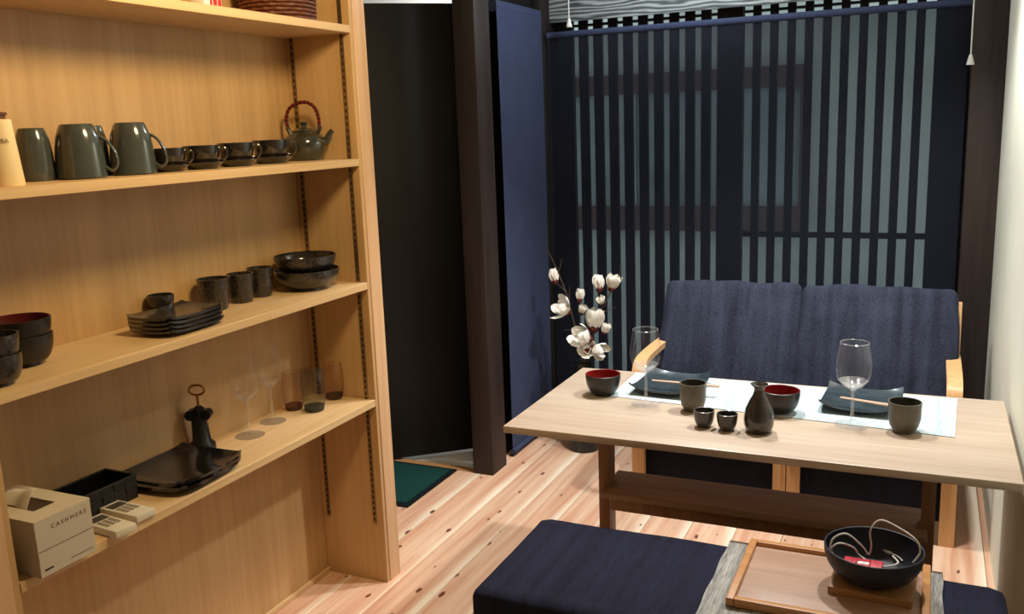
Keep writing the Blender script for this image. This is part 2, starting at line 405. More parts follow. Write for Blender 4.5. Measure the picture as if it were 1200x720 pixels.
def struct(mb, name, mats, label, parent=None):
    o = mb.build(name, mats, parent)
    if not parent: tag(o, label, None, None, 'structure')
    return o
def label_text(txt, size, mat, parent, M, name='lettering', spacing=1.0, ext=.0003):
    cu = bpy.data.curves.new(name, 'FONT'); cu.body = txt; cu.size = size; cu.extrude = ext; cu.align_x = 'CENTER'; cu.align_y = 'CENTER'; cu.space_character = spacing
    tmp = bpy.data.objects.new('tmp', cu); COL.objects.link(tmp)
    dg = bpy.context.evaluated_depsgraph_get(); me = bpy.data.meshes.new_from_object(tmp.evaluated_get(dg))
    COL.objects.unlink(tmp); bpy.data.objects.remove(tmp)
    me.transform(M); me.name = name; me.materials.clear(); me.materials.append(MATS[mat])
    o = bpy.data.objects.new(name, me); COL.objects.link(o); o.parent = parent; return o

# ---------------------------------------------------------------- structure
WR = .25          # right wall plane
YB = 4.17         # window blind plane
fl = struct(MB().box(-1.86, WR+.1, -1.6, 4.5, -.10, -.03), 'floor', 'dark_slot', 'subfloor under the long knotty cedar boards')
fl.data.name = 'floor'
PW = .1645
pl = MB().box(-PW/2+.0006, PW/2-.0006, -3.0, 3.0, -.03, 0, .0018, 1).build('floor_plank', 'board', fl)
x0 = -1.2495-PW*9.5; k = 0
for i in range(20):
    x = x0+PW*i
    if x-PW/2 > WR: break
    o = pl if k == 0 else pl.copy()
    if k: COL.objects.link(o); o.parent = fl
    o.location = (x, 1.42 if x > -1.78 else .39, 0); k += 1
struct(MB().box(-3.2, -1.745, 3.43, 4.6, -.1, -.012), 'entry_floor', 'white_tile', 'pale tiled entrance floor beyond the threshold')
struct(MB().box(-3.0, -1.785, 3.385, 3.43, -.03, .004, .002), 'trim_1', 'trivet_wood', 'narrow wooden threshold strip behind the green mat')
struct(MB().box(WR, WR+.12, -1.6, 4.6, -.1, 2.6), 'wall_right', 'cream_wall', 'cream plastered wall beside the table')
struct(MB().box(-3.2, WR+.1, -1.72, -1.6, -.1, 2.6), 'wall_front', 'cream_wall', 'cream wall closing the room opposite the window')
struct(MB().box(-2.02, -1.875, -1.6, 2.47, -.1, 2.6), 'wall_left', 'cream_wall', 'cream wall the bookshelf stands against')
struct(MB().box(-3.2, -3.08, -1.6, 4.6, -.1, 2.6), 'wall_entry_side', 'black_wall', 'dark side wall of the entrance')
struct(MB().box(-3.2, -1.80, 4.5, 4.6, -.1, 2.6), 'wall_entry_back', 'white_tile', 'pale back wall of the entrance')
mb = MB().box(-1.83, -1.745, 3.54, 4.5, -.1, 2.6)
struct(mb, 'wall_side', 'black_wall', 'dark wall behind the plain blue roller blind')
struct(MB().box(-3.2, WR+.12, -1.72, 4.6, 2.46, 2.56), 'ceiling', 'white_ceiling', 'white painted ceiling above the room')
struct(MB().box(-1.745, WR, 4.235, 4.255, at(760, 17, 'y', 4.235).z, 2.46, .002), 'wall_back', 'ply_grey', 'grey stained plywood panel above the window blind')
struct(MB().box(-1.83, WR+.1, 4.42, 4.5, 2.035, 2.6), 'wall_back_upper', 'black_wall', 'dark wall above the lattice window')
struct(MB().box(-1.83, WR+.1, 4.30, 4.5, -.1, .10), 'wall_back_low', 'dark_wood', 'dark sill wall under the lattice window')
struct(MB().box(-1.777, -1.68, 3.378, 3.52, 0, 2.45, .003), 'trim_4', 'dark_post', 'square dark stained timber post rising from the floor')
struct(MB().box(-1.745, -1.702, 4.12, 4.40, 0, 2.46, .002), 'trim_5', 'dark_wood', 'narrow dark corner post between the two roller blinds')
struct(MB().box(.128, WR, 4.12, 4.40, 0, 2.46, .003), 'trim_6', 'dark_post', 'dark brown timber post between blind and cream wall')

# lattice window
win = bpy.data.objects.new('window_1', None); COL.objects.link(win); tag(win, 'dark wooden lattice window behind the sheer blind', None, None, 'structure')
def sash(xa, xb, y, gaps, gw, rails):
    fr = MB()
    fr.box(xa, gaps[0]-gw/2, y-.018, y+.018, .10, 2.035, .001, 1)
    fr.box(gaps[-1]+gw/2, xb, y-.018, y+.018, .10, 2.035, .001, 1)
    zr = at(760, 23, 'y', y-.018).z
    for z0, z1 in ((.10, .20), (zr-.005, zr+.005)): fr.box(gaps[0]-gw/2, gaps[-1]+gw/2, y-.018, y+.018, z0, z1)
    o = fr.build('sash', 'lattice_wood', win)
    sl = None
    for a, b in zip(gaps, gaps[1:]):
        c = (a+b)/2
        if sl is None or abs((b-a-gw)-sw) > 1e-4:
            sw = b-a-gw
            sl = MB().box(-sw/2, sw/2, -.012, .012, .15, 2.035, .001, 1).build('slat', 'lattice_wood', o); s = sl
        else: s = sl.copy(); COL.objects.link(s); s.parent = o
        s.location = (c, y, 0)
    for z0, z1 in rails: MB().box(gaps[0]-gw/2, gaps[-1]+gw/2, y+.012, y+.03, z0, z1).build('crossbar', 'lattice_wood', o)
gl = [-1.609+.0752*i for i in range(10)]+[-.862]
sash(-1.76, -.80, 4.35, gl[:10], .031, [])
sash(-.862, .16, 4.352+.04, [-.785+.0757*i for i in range(11)], .040, [(.942, .968)])
# the house across the lane
OY = 6.6
struct(MB().box(-5, 3, OY, OY+.2, -.6, 2.30), 'wall_opposite', 'outside_wall', 'pale rendered wall of the house across the lane')
struct(MB().box(-5, 3, 4.55, OY, -.7, -.6), 'lane_ground', 'asphalt', 'grey paved lane outside the window')
struct(MB().box(-5, 3, OY-.85, OY+.3, 2.30, 2.42), 'roof_opposite', 'outside_trim', 'dark eave of the house across the lane')
p0 = at(665, 266, 'y', OY); p1 = at(945, 245, 'y', OY); p2 = at(800, 84, 'y', OY)
w2 = bpy.data.objects.new('window_2', None); COL.objects.link(w2); tag(w2, 'dark framed window in the pale house across the lane', None, None, 'structure')
za, zb, zc = p0.z-.01, p1.z+.02, p2.z
MB().box(p0.x-.3, p1.x, OY-.08, OY, za, zb).build('window_sill', 'outside_trim', w2)
MB().box(p0.x-.3, p1.x, OY-.08, OY, zc-.14, zc).build('window_head', 'outside_trim', w2)
xm = at(750, 200, 'y', OY).x; xm2 = at(850, 200, 'y', OY).x
for a, b in ((p1.x-.05, p1.x),): MB().box(a, b, OY-.07, OY, zb, zc-.14).build('window_jamb', 'outside_trim', w2)
MB().box(p0.x-.3, xm-.02, OY-.03, OY-.01, zb, zc-.14).build('pane', 'outside_glass', w2)
MB().box(xm+.02, p1.x-.05, OY-.03, OY-.01, zb, zc-.14).build('pane', 'outside_glass', w2)

# entrance door leaf, standing ajar
a = at(462, 541, 'z', 0); b = at(553, 529, 'z', 0)
dv = (b-a); dv.z = 0; ang = math.atan2(dv.y, dv.x); L = dv.length+.5
dr = bpy.data.objects.new('door_1', None); COL.objects.link(dr); dr.location = (a.x, a.y, 0); dr.rotation_euler = (0, 0, ang)
tag(dr, 'black entrance door standing ajar behind the bookshelf', None, None, 'structure')
MB().box(-.35, dv.length+.03, 0, .035, .012, 2.03, .002).build('door_leaf', 'door_wood', dr)

# ---------------------------------------------------------------- bookshelf
XS, XBK = -1.605, -1.85; YL, YR = 1.10, 2.392
SZ = (1.816, 1.420, 1.033, .646); TH = .023
bs = thing('bookshelf', 'tall pale wooden bookshelf with four long open shelves of tableware', 'bookshelf', (XBK, YR, 0))
def L_(mb): return mb
def bsb(x0, x1, y0, y1, z0, z1, bev=.0015): return MB().box(x0-XBK, x1-XBK, y0-YR, y1-YR, z0, z1, bev, 1)
bsb(XBK-.012, XBK, .98, YR+.02, .0, 2.3).build('back_panel', 'shelf_wood', bs)
bsb(XBK, XS-.001, YR, YR+.016, 0, 2.3).build('side_panel', 'shelf_wood', bs)
bsb(XBK, XS-.001, YL-.016, YL, 0, 2.3).build('side_panel', 'shelf_wood', bs)
bsb(XBK, XS+.002, YR+.016, YR+.080, 0, 2.3).build('post', 'post_wood', bs)
bsb(XBK, XS+.002, YL-.080, YL-.016, 0, 2.3).build('post', 'post_wood', bs)
for z in SZ: bsb(XBK, XS, YL+.001, YR-.001, z-TH, z).build('shelf', 'shelf_board', bs)
bsb(XBK, XS, YL, YR, 2.26, 2.28).build('top_panel', 'shelf_board', bs)
bsb(XBK-.0, XBK+.012, YL, YR, 0, .016).build('foot_strip', 'shelf_board', bs)
for xx in (XBK+.018, XS-.040):
    for yy, s in ((YR-.003, 1), (YL+.003, -1)):
        st = MB().box(xx-XBK, xx+.013-XBK, min(yy, yy+.003*s)-YR, max(yy, yy+.003*s)-YR, .21, 2.25).build('shelf_standard', 'metal', bs)
        sm = MB(); z = .22
        while z < 2.24:
            sm.box(xx+.003-XBK, xx+.010-XBK, yy-.0006*s-.0005-YR, yy-.0006*s+.0005-YR, z, z+.011); z += .02
        sm.build('slots', 'dark_slot', st)['kind'] = 'stuff'
bsb(-1.66, -1.625, YL+.006, YL+.024, SZ[2]-TH-.045, SZ[2]-TH-.001).build('bracket', 'dark_metal', bs)

# ---------------------------------------------------------------- shelf wares
def bowl_prof(R, H, foot=.5, th=.004, fh=.08, bulge=.6):
    out = [(0, .002), (R*foot*.85, .002), (R*foot*.9, 0), (R*foot, 0), (R*foot*.98, H*fh)]
    n = 9
    for i in range(1, n+1):
        t = i/n; out.append((R*foot+(R-R*foot)*math.sin(t*PI/2)**bulge if t else R*foot, H*(fh+(1-fh)*t**1.25)))
    inn = [(r-th, max(z, H*fh+th)) for r, z in reversed(out[5:])]
    inn[0] = (R-th, H); return out, inn+[(0, H*fh+th)]
def bowl(name, R, H, outer, inner, label, cat, loc, group=None, foot=.5, bulge=.6, wob=0, seg=36):
    t = thing(name, label, cat, loc, random.random()*6, group)
    o, i = bowl_prof(R, H, foot, bulge=bulge)
    MB().lathe(o+[(R-.002, H+.001)], seg, wob=wob).build('bowl_body' if 'bowl' in name else 'cup_body', outer, t)
    MB().lathe([(R-.002, H+.001)]+i, seg, wob=wob).build('lining', inner, t)
    return t
def onx(px, x, z, py=None):            # point on a shelf whose pixel column is px, at depth plane x
    best = at(px, 300, 'x', x)
    for _ in range(4):                 # walk down the column until the height is z
        lo, hi = 0, 719
        for _k in range(24):
            mid = (lo+hi)/2; q = at(px, mid, 'x', x)
            if q.z > z: lo = mid
            else: hi = mid
        best = at(px, lo, 'x', x)
    return Vector((x, best.y, z))

# top shelf: wicker basket and a small carton, mostly above the frame
p = onx(327, -1.735, SZ[0]); q = mpp(p)
t = thing('wicker_basket', 'reddish brown woven basket on the top shelf', 'basket', p)
hb = .10
MB().lathe([(0, 0), (40*q, 0), (42*q, hb), (40*q, hb), (38*q, .006), (0, .006)], 40).build('basket_wall', 'wicker', t)
for j in range(9):
    z = .008+j*hb/9
    MB().tube([((41*q+.0025*math.cos(i*PI+j*PI)+2*q*z/hb)*math.cos(2*PI*i/40), (41*q+.0025*math.cos(i*PI+j*PI)+2*q*z/hb)*math.sin(2*PI*i/40), z) for i in range(40)], .0055, 6, smooth=1, closed=True).build('woven_band', 'wicker', t)
p = onx(243, -1.70, SZ[0]); q = mpp(p)
t = thing('paper_packet', 'small white packet with red print on the top shelf', 'packet', p, .1)
MB().box(-.02, .02, -17*q, 17*q, 0, .09, .003).build('packet_body', 'white_gloss', t)
for j, (ya, yb) in enumerate(((-6, -2), (0, 7), (9, 15))): MB().box(.0202, .021, ya*q, yb*q, .003, .03).build('printed_mark', 'print_red', t)

# second shelf
p = onx(7, -1.68, SZ[1]); q = mpp(p)
t = thing('tea_canister', 'cream enamel tea canister with a brown wooden lid', 'canister', p, 0)
Hc = 76*q
MB().lathe([(0, 0), (20*q, 0), (21*q, .003), (14.8*q, Hc), (13*q, Hc+.001), (0, Hc+.001)], 40).build('canister_body', 'cream_enamel', t)
MB().lathe([(0, Hc), (9.5*q, Hc), (9.5*q, Hc+5*q), (11.5*q, Hc+5.3*q), (11.5*q, Hc+8*q), (10*q, Hc+8.6*q), (0, Hc+8.6*q)], 32).build('lid', 'brown_lid', t)
zt = Hc*.68; rr = (21-6.2*.68)*q
v = (O-p); an = math.atan2(v.y, v.x)+.20
label_text('TEA', 7*q, 'print_grey', t, Matrix.Translation((math.cos(an)*(rr+.0016), math.sin(an)*(rr+.0016), zt)) @ Matrix.Rotation(an+PI/2, 4, 'Z') @ Matrix.Rotation(PI/2-.12, 4, 'X'))

def mug(px, x, wpx, hpx, hang, label):
    p = onx(px, x, SZ[1]); q = mpp(p); R = wpx*q/2; H = hpx*q
    t = thing('mug', label, 'mug', p, hang, 'upturned grey mugs')
    pr = [(R*.93, 0), (R, .004), (R*.985, H*.2), (R*.93, H*.55), (R*.86, H*.76), (R*.70, H*.95), (R*.63, H*.995), (R*.58, H), (R*.5, H*.985), (0, H*.985)]
    MB().lathe([(R*.88, .0)]+pr, 40).build('mug_body', 'mug_glaze', t)
    MB().lathe([(R*.90, .0), (R*.90, .004), (R*.85, H*.5), (R*.6, H*.92), (0, H*.94)], 32).build('lining', 'mug_inner', t)
    MB().tube([(R*.84, 0, H*.76), (R*1.14, 0, H*.66), (R*1.42, 0, H*.42), (R*1.42, 0, H*.22), (R*1.18, 0, H*.14), (R*.96, 0, H*.2)], .0036, 8, flat=2.6).build('handle', 'mug_glaze', t)
mug(44, -1.792, 43, 61, -2.4, 'upturned grey glazed mug beside the cream canister')
mug(97, -1.735, 56, 63, .66, 'large upturned grey mug with its loop handle beside a hidden one')
mug(114, -1.808, 34, 58, -2.2, 'upturned grey mug half hidden behind two others')
mug(158, -1.733, 51, 60, .70, 'upturned grey mug standing next to the row of teacups')

for i, (px, wc) in enumerate(((199, 40), (238, 42), (278, 42), (319, 42))):
    p = onx(px, -1.735, SZ[1]); q = mpp(p)
    ws = 25*q*(1 if i else .95)
    lab = ['next to the upturned mugs', 'second from the upturned mugs', 'second from the teapot', 'next to the teapot'][i]
    one(MB().lathe([(0, .003), (ws*.55, .003), (ws*.58, 0), (ws*.65, 0), (ws*.68, .003), (ws*.98, 7.5*q), (ws*.96, 8.3*q), (ws*.62, 3.2*q), (0, 3.0*q)], 40), 'saucer', 'black_glaze', p, 'black glazed saucer under the teacup '+lab, 'saucer', 0, 'black saucers on the second shelf')
    t = thing('teacup', 'black glazed teacup on a saucer, '+lab, 'teacup', p+Vector((0, 0, 3.3*q)), .75, 'black teacups on the second shelf')
    R = wc/2*q; H = 24*q
    MB().lathe([(0, 0), (R*.62, 0), (R*.72, .004), (R*.9, H*.35), (R, H*.8), (R, H), (R-.003, H)], 36).build('cup_body', 'black_glaze', t)
    MB().lathe([(R-.003, H), (R-.004, H*.75), (R*.8, H*.25), (R*.6, .006), (0, .006)], 36).build('lining', 'black_glaze', t)
    MB().tube([(R*.95, 0, H*.85), (R*1.28, 0, H*.82), (R*1.33, 0, H*.5), (R*1.1, 0, H*.28), (R*.85, 0, H*.3)], .0042, 8).build('handle', 'black_glaze', t)

p = onx(359, -1.757, SZ[1]); q = mpp(p)
va = math.atan2(rt.y, rt.x)
t = thing('teapot', 'dark glazed teapot with a wrapped red and black bail handle', 'teapot', p, va)
MB().lathe([(0, .002), (15*q, .002), (16*q, 0), (17*q, 0), (18*q, 2*q), (23*q, 9*q), (25*q, 18*q), (23.5*q, 25*q), (18*q, 31*q), (13*q, 33*q), (0, 33*q)], 40).build('pot_body', 'teapot_glaze', t)
MB().tube([(19*q, 0, 17*q), (25*q, 0, 22*q), (29*q, 0, 29*q), (33*q, 0, 34*q)], lambda s: (5.2-2.6*s)*q, 12).build('spout', 'teapot_glaze', t)
ld = MB().lathe([(13*q, 32.5*q), (13.5*q, 34*q), (9*q, 37*q), (4*q, 38*q), (3*q, 40*q), (5*q, 42.5*q), (4*q, 44.5*q), (0, 45*q)], 28).build('lid', 'teapot_glaze', t)
for s in (-1, 1): MB().tube([(s*15*q, 0, 30*q), (s*18*q, 0, 36*q), (s*19*q, 0, 39*q)], 2.6*q, 8).build('lug', 'teapot_glaze', t)
hp = catmull([Vector(v)*q for v in ((-18, 0, 37), (-19.5, 0, 48), (-15, 0, 60), (-4, 0, 66), (7, 0, 66), (15, 0, 59), (18, 0, 48), (18, 0, 37))], 5)
hd = MB().tube(hp, 1.9*q, 8, smooth=1).build('bail_handle', 'cord_red', t)
for i in range(0, len(hp)-1, 2): MB().tube([hp[i], hp[i].lerp(hp[i+1], .55)], 2.25*q, 8, smooth=1).build('wrapping', 'cord_black', hd)

# third shelf
def on(px, py, z): return at(px, py, 'z', z)
Z3 = SZ[2]
for i, (dz, lab) in enumerate(((0, 'speckled black rice bowl at the bottom of a nested pair'), (.040, 'speckled black rice bowl nested in another beside the red-lined bowls'))):
    bowl('rice_bowl', .047, .062, 'speckle_glaze', 'speckle_glaze', lab, 'bowl', Vector((-1.665, 1.162, Z3+dz)), 'speckled rice bowls', .55, .5, .02)
for i, (dz, lab) in enumerate(((0, 'black lacquer bowl with red lining at the bottom of a pair on the shelf'), (.036, 'black lacquer bowl with red lining stacked on another on the shelf'))):
    bowl('lacquer_bowl', .064, .066, 'lacquer_black', 'lacquer_red_dark', lab, 'bowl', Vector((-1.765, 1.295, Z3+dz)), 'lacquer bowls on the shelf', .5, .45)
def sq_plate(name, sx, sy, lift, mats, z0=0, th=.006, pw=4):
    def fn(u, v):
        a, b = 2*u-1, 2*v-1
        c = (abs(a)**pw+abs(b)**pw)*.5
        # rounded, slightly clipped corners
        k = 1-.10*(abs(a*b))**4
        return Vector((a*sx/2*k, b*sy/2*k, th+.002+lift*c+z0))
    return MB().grid(fn, 14, 14, th)
pc = on(177, 383, Z3)
pc.x = -1.697
for i in range(4):
    one(sq_plate('p', .150, .205, .014, 0), 'square_plate', 'plate_glaze', (pc.x, pc.y+random.uniform(-.003, .003), Z3+i*.0108), ['dark glazed square plate lying lowest in the stack of four', 'dark glazed square plate second from the bottom of the stack of four', 'dark glazed square plate second from the top of the stack of four', 'dark glazed square plate on top of the stack of four'][i], 'plate', .04+random.uniform(-.03, .03), 'stacked square plates')
ps = Vector((-1.812, on(192, 360, Z3).y-.012+.02, Z3))
ps.y = onx(191, -1.812, Z3).y; ps.x = -1.812
for i in range(2):
    bowl('small_cup', .034, .036, 'speckle_glaze', 'speckle_glaze', ['small dark cup under another behind the stack of square plates', 'small dark cup stacked on another behind the square plates'][i], 'cup', Vector((ps.x, ps.y, Z3+.03*i+.004*i)), 'stacked small cups', .7, .5, .02)
def tumbler(px, wpx, hpx, x, lab):
    p = onx(px, x, Z3); q = mpp(p); R = wpx*q/2; H = hpx*q
    t = thing('ceramic_tumbler', lab, 'cup', p, random.random()*6, 'speckled ceramic tumblers')
    MB().lathe([(0, .002), (R*.68, .002), (R*.72, 0), (R*.80, .004), (R*.88, H*.3), (R*.93, H*.65), (R, H), (R-.004, H)], 32, wob=.05).build('cup_body', 'speckle_glaze', t)
    MB().lathe([(R-.004, H), (R*.85, H*.5), (R*.7, .008), (0, .008)], 32, wob=.05).build('lining', 'speckle_glaze', t)
tumbler(253, 37, 37, -1.785, 'speckled black ceramic tumbler nearest the stack of square plates')
tumbler(284, 31, 34, -1.785, 'middle speckled black ceramic tumbler of the three in a row')
tumbler(307, 30, 34, -1.790, 'speckled black ceramic tumbler next to the two large bowls')
p = onx(361, -1.727, Z3); q = mpp(p)
bowl('serving_bowl', 38*q, .062, 'speckle_glaze', 'black_glaze', 'large dark glazed serving bowl carrying another bowl', 'bowl', p, 'large serving bowls', .52, .8, .015, 44)
bowl('serving_bowl', 36*q, .060, 'speckle_glaze', 'black_glaze', 'large dark glazed serving bowl stacked inside its twin', 'bowl', p+Vector((0, -.002, .045)), 'large serving bowls', .52, .7, .015, 44)

# fourth shelf
Z4 = SZ[3]
t = thing('tissue_box', 'beige carton tissue box with a tissue pulled up', 'tissue box', (-1.69, 1.195, Z4))
bx, by, bh = .112, .067, .118
hole = (-.06, .06, -.026, .026)
m = MB().box(-bx, bx, -by, by, 0, bh-.001, .001, 1)
m.build('carton', 'carton_side', t)
m = MB()
for a in ((-bx, hole[0], -by, by), (hole[1], bx, -by, by), (hole[0], hole[1], -by, hole[2]), (hole[0], hole[1], hole[3], by)): m.box(a[0], a[1], a[2], a[3], bh-.001, bh+.002)
m.build('top_panel', 'carton', t)
MB().box(*hole, bh-.0012, bh-.0004).build('opening', 'dark_slot', t)
MB().grid(lambda u, v: Vector((-.056+.092*u, -.022+.030*v+.004*math.sin(u*5), bh-.004+.040*math.sin(v*PI*.5)*(.55+.45*u)+.002*math.sin(u*9))), 14, 10, .0015).build('tissue_sheet', 'tissue', t)
fx = bx+.0004
Mf = lambda y, z: Matrix.Translation((fx, y, z)) @ Matrix.Rotation(PI/2, 4, 'Z') @ Matrix.Rotation(PI/2, 4, 'X')
label_text('CASHMERE', .0125, 'print_grey', t, Mf(.012, bh-.021), spacing=1.55)
MB().box(fx-.0003, fx+.0002, -by+.002, by-.002, bh*.46, bh*.46+.0012).build('fold_line', 'print_grey', t)
MB().box(fx-.0003, fx+.0003, -by+.010, -by+.030, .012, .016).build('printed_mark', 'print_dark', t)
MB().box(fx-.0003, fx+.0002, .005, by-.008, .012, .0135).build('printed_mark', 'print_grey', t)

# woven black basket
t = thing('woven_basket', 'black woven rectangular basket behind the white remote controls', 'basket', (-1.776, 1.430, Z4), math.radians(-1))
bw, bl, bhh = .052, .085, .056
m = MB().box(-bw, bw, -bl, bl, 0, .004)
for a in ((-bw, -bw+.003, -bl, bl), (bw-.003, bw, -bl, bl), (-bw, bw, -bl, -bl+.003), (-bw, bw, bl-.003, bl)): m.box(a[0], a[1], a[2], a[3], 0, bhh)
m.build('basket_wall', 'black_plastic', t)
for j in range(3):
    z0 = .003+j*.0185
    for s in range(5):
        y0 = -bl+s*bl*2/5; d = .0022 if (s+j) % 2 else .0008
        for sx in (-1, 1): MB().box(sx*bw-(d if sx < 0 else 0), sx*bw+(d if sx > 0 else 0), y0+.001, y0+bl*2/5-.001, z0, z0+.017, .0006, 1).build('strip', 'basket_black', t)
    for s in range(3):
        x0 = -bw+s*bw*2/3; d = .0022 if (s+j) % 2 else .0008
        for sy_ in (-1, 1): MB().box(x0+.001, x0+bw*2/3-.001, sy_*bl-(d if sy_ < 0 else 0), sy_*bl+(d if sy_ > 0 else 0), z0, z0+.017, .0006, 1).build('strip', 'basket_black', t)
rm = MB()
for a in ((-bw-.002, -bw+.005, -bl-.002, bl+.002), (bw-.005, bw+.002, -bl-.002, bl+.002), (-bw, bw, -bl-.002, -bl+.005), (-bw, bw, bl-.005, bl+.002)): rm.box(a[0], a[1], a[2], a[3], bhh, bhh+.004, .001, 1)
rm.build('rim', 'basket_black', t)

def remote(px, py, rz, lab, nb):
    p = on(px, py, Z4)
    t = thing('remote_control', lab, 'remote control', (p.x, p.y, Z4), rz, 'white remote controls')
    MB().box(-.062, .062, -.027, .027, 0, .018, .003).build('housing', 'white_plastic', t)
    MB().box(-.050, -.022, -.020, .020, .0178, .0186).build('display', 'print_dark', t)
    for i in range(4):
        for j in range(3): MB().box(-.016+i*.010, -.009+i*.010, -.019+j*.0135, -.009+j*.0135, .0178, .0190, .0004, 1).build('button', 'print_grey', t)
remote(128, 621, -.10, 'white remote control lying beside the tissue box', 0)
remote(150, 604, -.04, 'white remote control lying nearest the black square plates', 1)

pc = Vector((-1.716, 1.655, Z4))
for i in range(2):
    one(sq_plate('p', .222, .250, .022, 0, th=.007, pw=5), 'large_square_plate', 'black_plate', (pc.x, pc.y, Z4+.014*i), ['large glossy black square plate under its twin', 'large glossy black square plate lying on its twin'][i], 'plate', math.radians(4-3*i), 'large black plates')

# corkscrew
p = Vector((-1.805, onx(238, -1.805, Z4).y, Z4)); q = mpp(p)
t = thing('corkscrew', 'black lever corkscrew standing upright with a brass ring handle', 'corkscrew', p, va)
MB().lathe([(0, 0), (14*q, 0), (15.5*q, 3*q), (15*q, 9*q), (10.5*q, 14*q), (9*q, 30*q), (6.5*q, 47*q), (6.5*q, 52*q), (3*q, 55*q), (0, 55*q)], 28).build('corkscrew_body', 'black_plastic', t)
for s in (-1, 1): MB().tube([(s*9*q, -7*q, 45*q), (s*9*q, 5*q, 45*q)], 6*q, 18, smooth=1).build('lever', 'black_plastic', t)
MB().box(-9.5*q, -8*q, -4*q, 2*q, 6*q, 43*q, .001).build('lever_arm', 'steel', t)
MB().tube([(0, 0, 52*q), (0, 0, 68*q)], 1.7*q, 10, smooth=1).build('shaft', 'brass', t)
MB().tube([(9*q*math.cos(a*PI/8), 0, 74*q+6*q*math.sin(a*PI/8)) for a in range(16)], 1.4*q, 8, smooth=2, closed=True).build('ring_handle', 'brass', t)

def wineglass(px, loc, Hpx, wpx, lab, grp, footw=1.0):
    q = mpp(loc); H = Hpx*q; R = wpx*q/2; t = thing('wine_glass', lab, 'wine glass', loc, 0, grp)
    f = R*.98*footw
    MB().lathe([(0, 0), (f, 0), (f, .0015), (f*.5, .004), (.006, .010), (.0045, .02), (.0042, H*.40), (.006, H*.43), (0, H*.435)], 32).build('foot_and_stem', 'whitened_glass', t)
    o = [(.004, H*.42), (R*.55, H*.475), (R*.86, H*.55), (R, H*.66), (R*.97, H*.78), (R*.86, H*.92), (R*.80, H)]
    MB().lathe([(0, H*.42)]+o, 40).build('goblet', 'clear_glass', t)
    MB().lathe([(0, H*.424), (R*.50, H*.478), (R*.80, H*.550), (R*.70, H*.535), (R*.40, H*.487), (0, H*.462)], 36).build('goblet_highlight', 'whitened_glass', t)  # added piece, its whiter glass paints the bright bottom of the bowl
    MB().tube([(R*.80*math.cos(k*PI/20), R*.80*math.sin(k*PI/20), H) for k in range(40)], .0011, 6, smooth=1, closed=True).build('rim', 'whitened_glass', t)  # added ring of whiter glass paints the glint along the lip
    return t
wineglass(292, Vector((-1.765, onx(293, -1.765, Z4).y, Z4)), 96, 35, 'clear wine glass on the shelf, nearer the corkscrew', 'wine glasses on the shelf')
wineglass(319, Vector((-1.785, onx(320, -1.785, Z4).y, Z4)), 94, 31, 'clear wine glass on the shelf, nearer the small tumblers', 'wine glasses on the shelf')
for px, x, wpx, hpx, gm, gb, lab in ((345, -1.800, 25, 46, 'brown_glass', 'brown_base', 'brown tinted glass tumbler next to the wine glasses on the shelf'), (369, -1.727, 28, 51, 'smoke_glass', 'smoke_base', 'grey green glass tumbler standing between two brown ones'), (392, -1.745, 24, 43, 'brown_glass', 'brown_base', 'brown tinted glass tumbler nearest the bookshelf end')):
    p = Vector((x, onx(px, x, Z4).y, Z4)); q = mpp(p); R = wpx*q/2; H = hpx*q
    t = thing('glass_tumbler', lab, 'glass', p, 0, 'tinted glass tumblers')
    o = [(R*.74, .001), (R*.80, .004), (R*.94, H*.25), (R, H*.5), (R*.97, H*.75), (R*.88, H)]
    MB().lathe(o, 32).build('glass_wall', gm, t)
    MB().lathe([(0, 0), (R*.70, 0), (R*.76, .003), (R*.86, H*.13), (0, H*.14)], 32).build('glass_base', gb, t)

# ---------------------------------------------------------------- sofa
sf = thing('sofa', 'two-seat navy denim sofa with bent pale wooden arms', 'sofa', (-.445, 3.62, 0))
SX, SY = -.445, 3.62
def rel(x, y, z): return Vector((x-SX, y-SY, z))
tilt = math.radians(27)
for i, (xa, xb, zt) in enumerate(((-1.005, -.452, .0), (-.446, .118, .0))):
    Lc = .50; M = Matrix.Translation(rel((xa+xb)/2, 3.715, .585+zt)) @ Matrix.Rotation(-tilt, 4, 'X')
    b = MB().cushion(xb-xa, .135, Lc, .026, .024, .008, 26, M, i+1)
    b.build('back_cushion', 'denim', sf, 60)
    M = Matrix.Translation(rel((xa+xb)/2, 3.50, .335))
    MB().cushion(xb-xa, .44, .14, .035, .02, .005, 16, M, i+5).build('seat_cushion', 'base_fabric', sf, 60)
MB().box(-1.005-SX, .115-SX, 3.366-SY, 3.68-SY, .20, .265, .004).build('seat_frame', 'dark_wood', sf)
MB().box(-1.0-SX, .11-SX, 3.338-SY, 3.365-SY, .075, .262, .004).build('front_panel', 'base_fabric', sf)
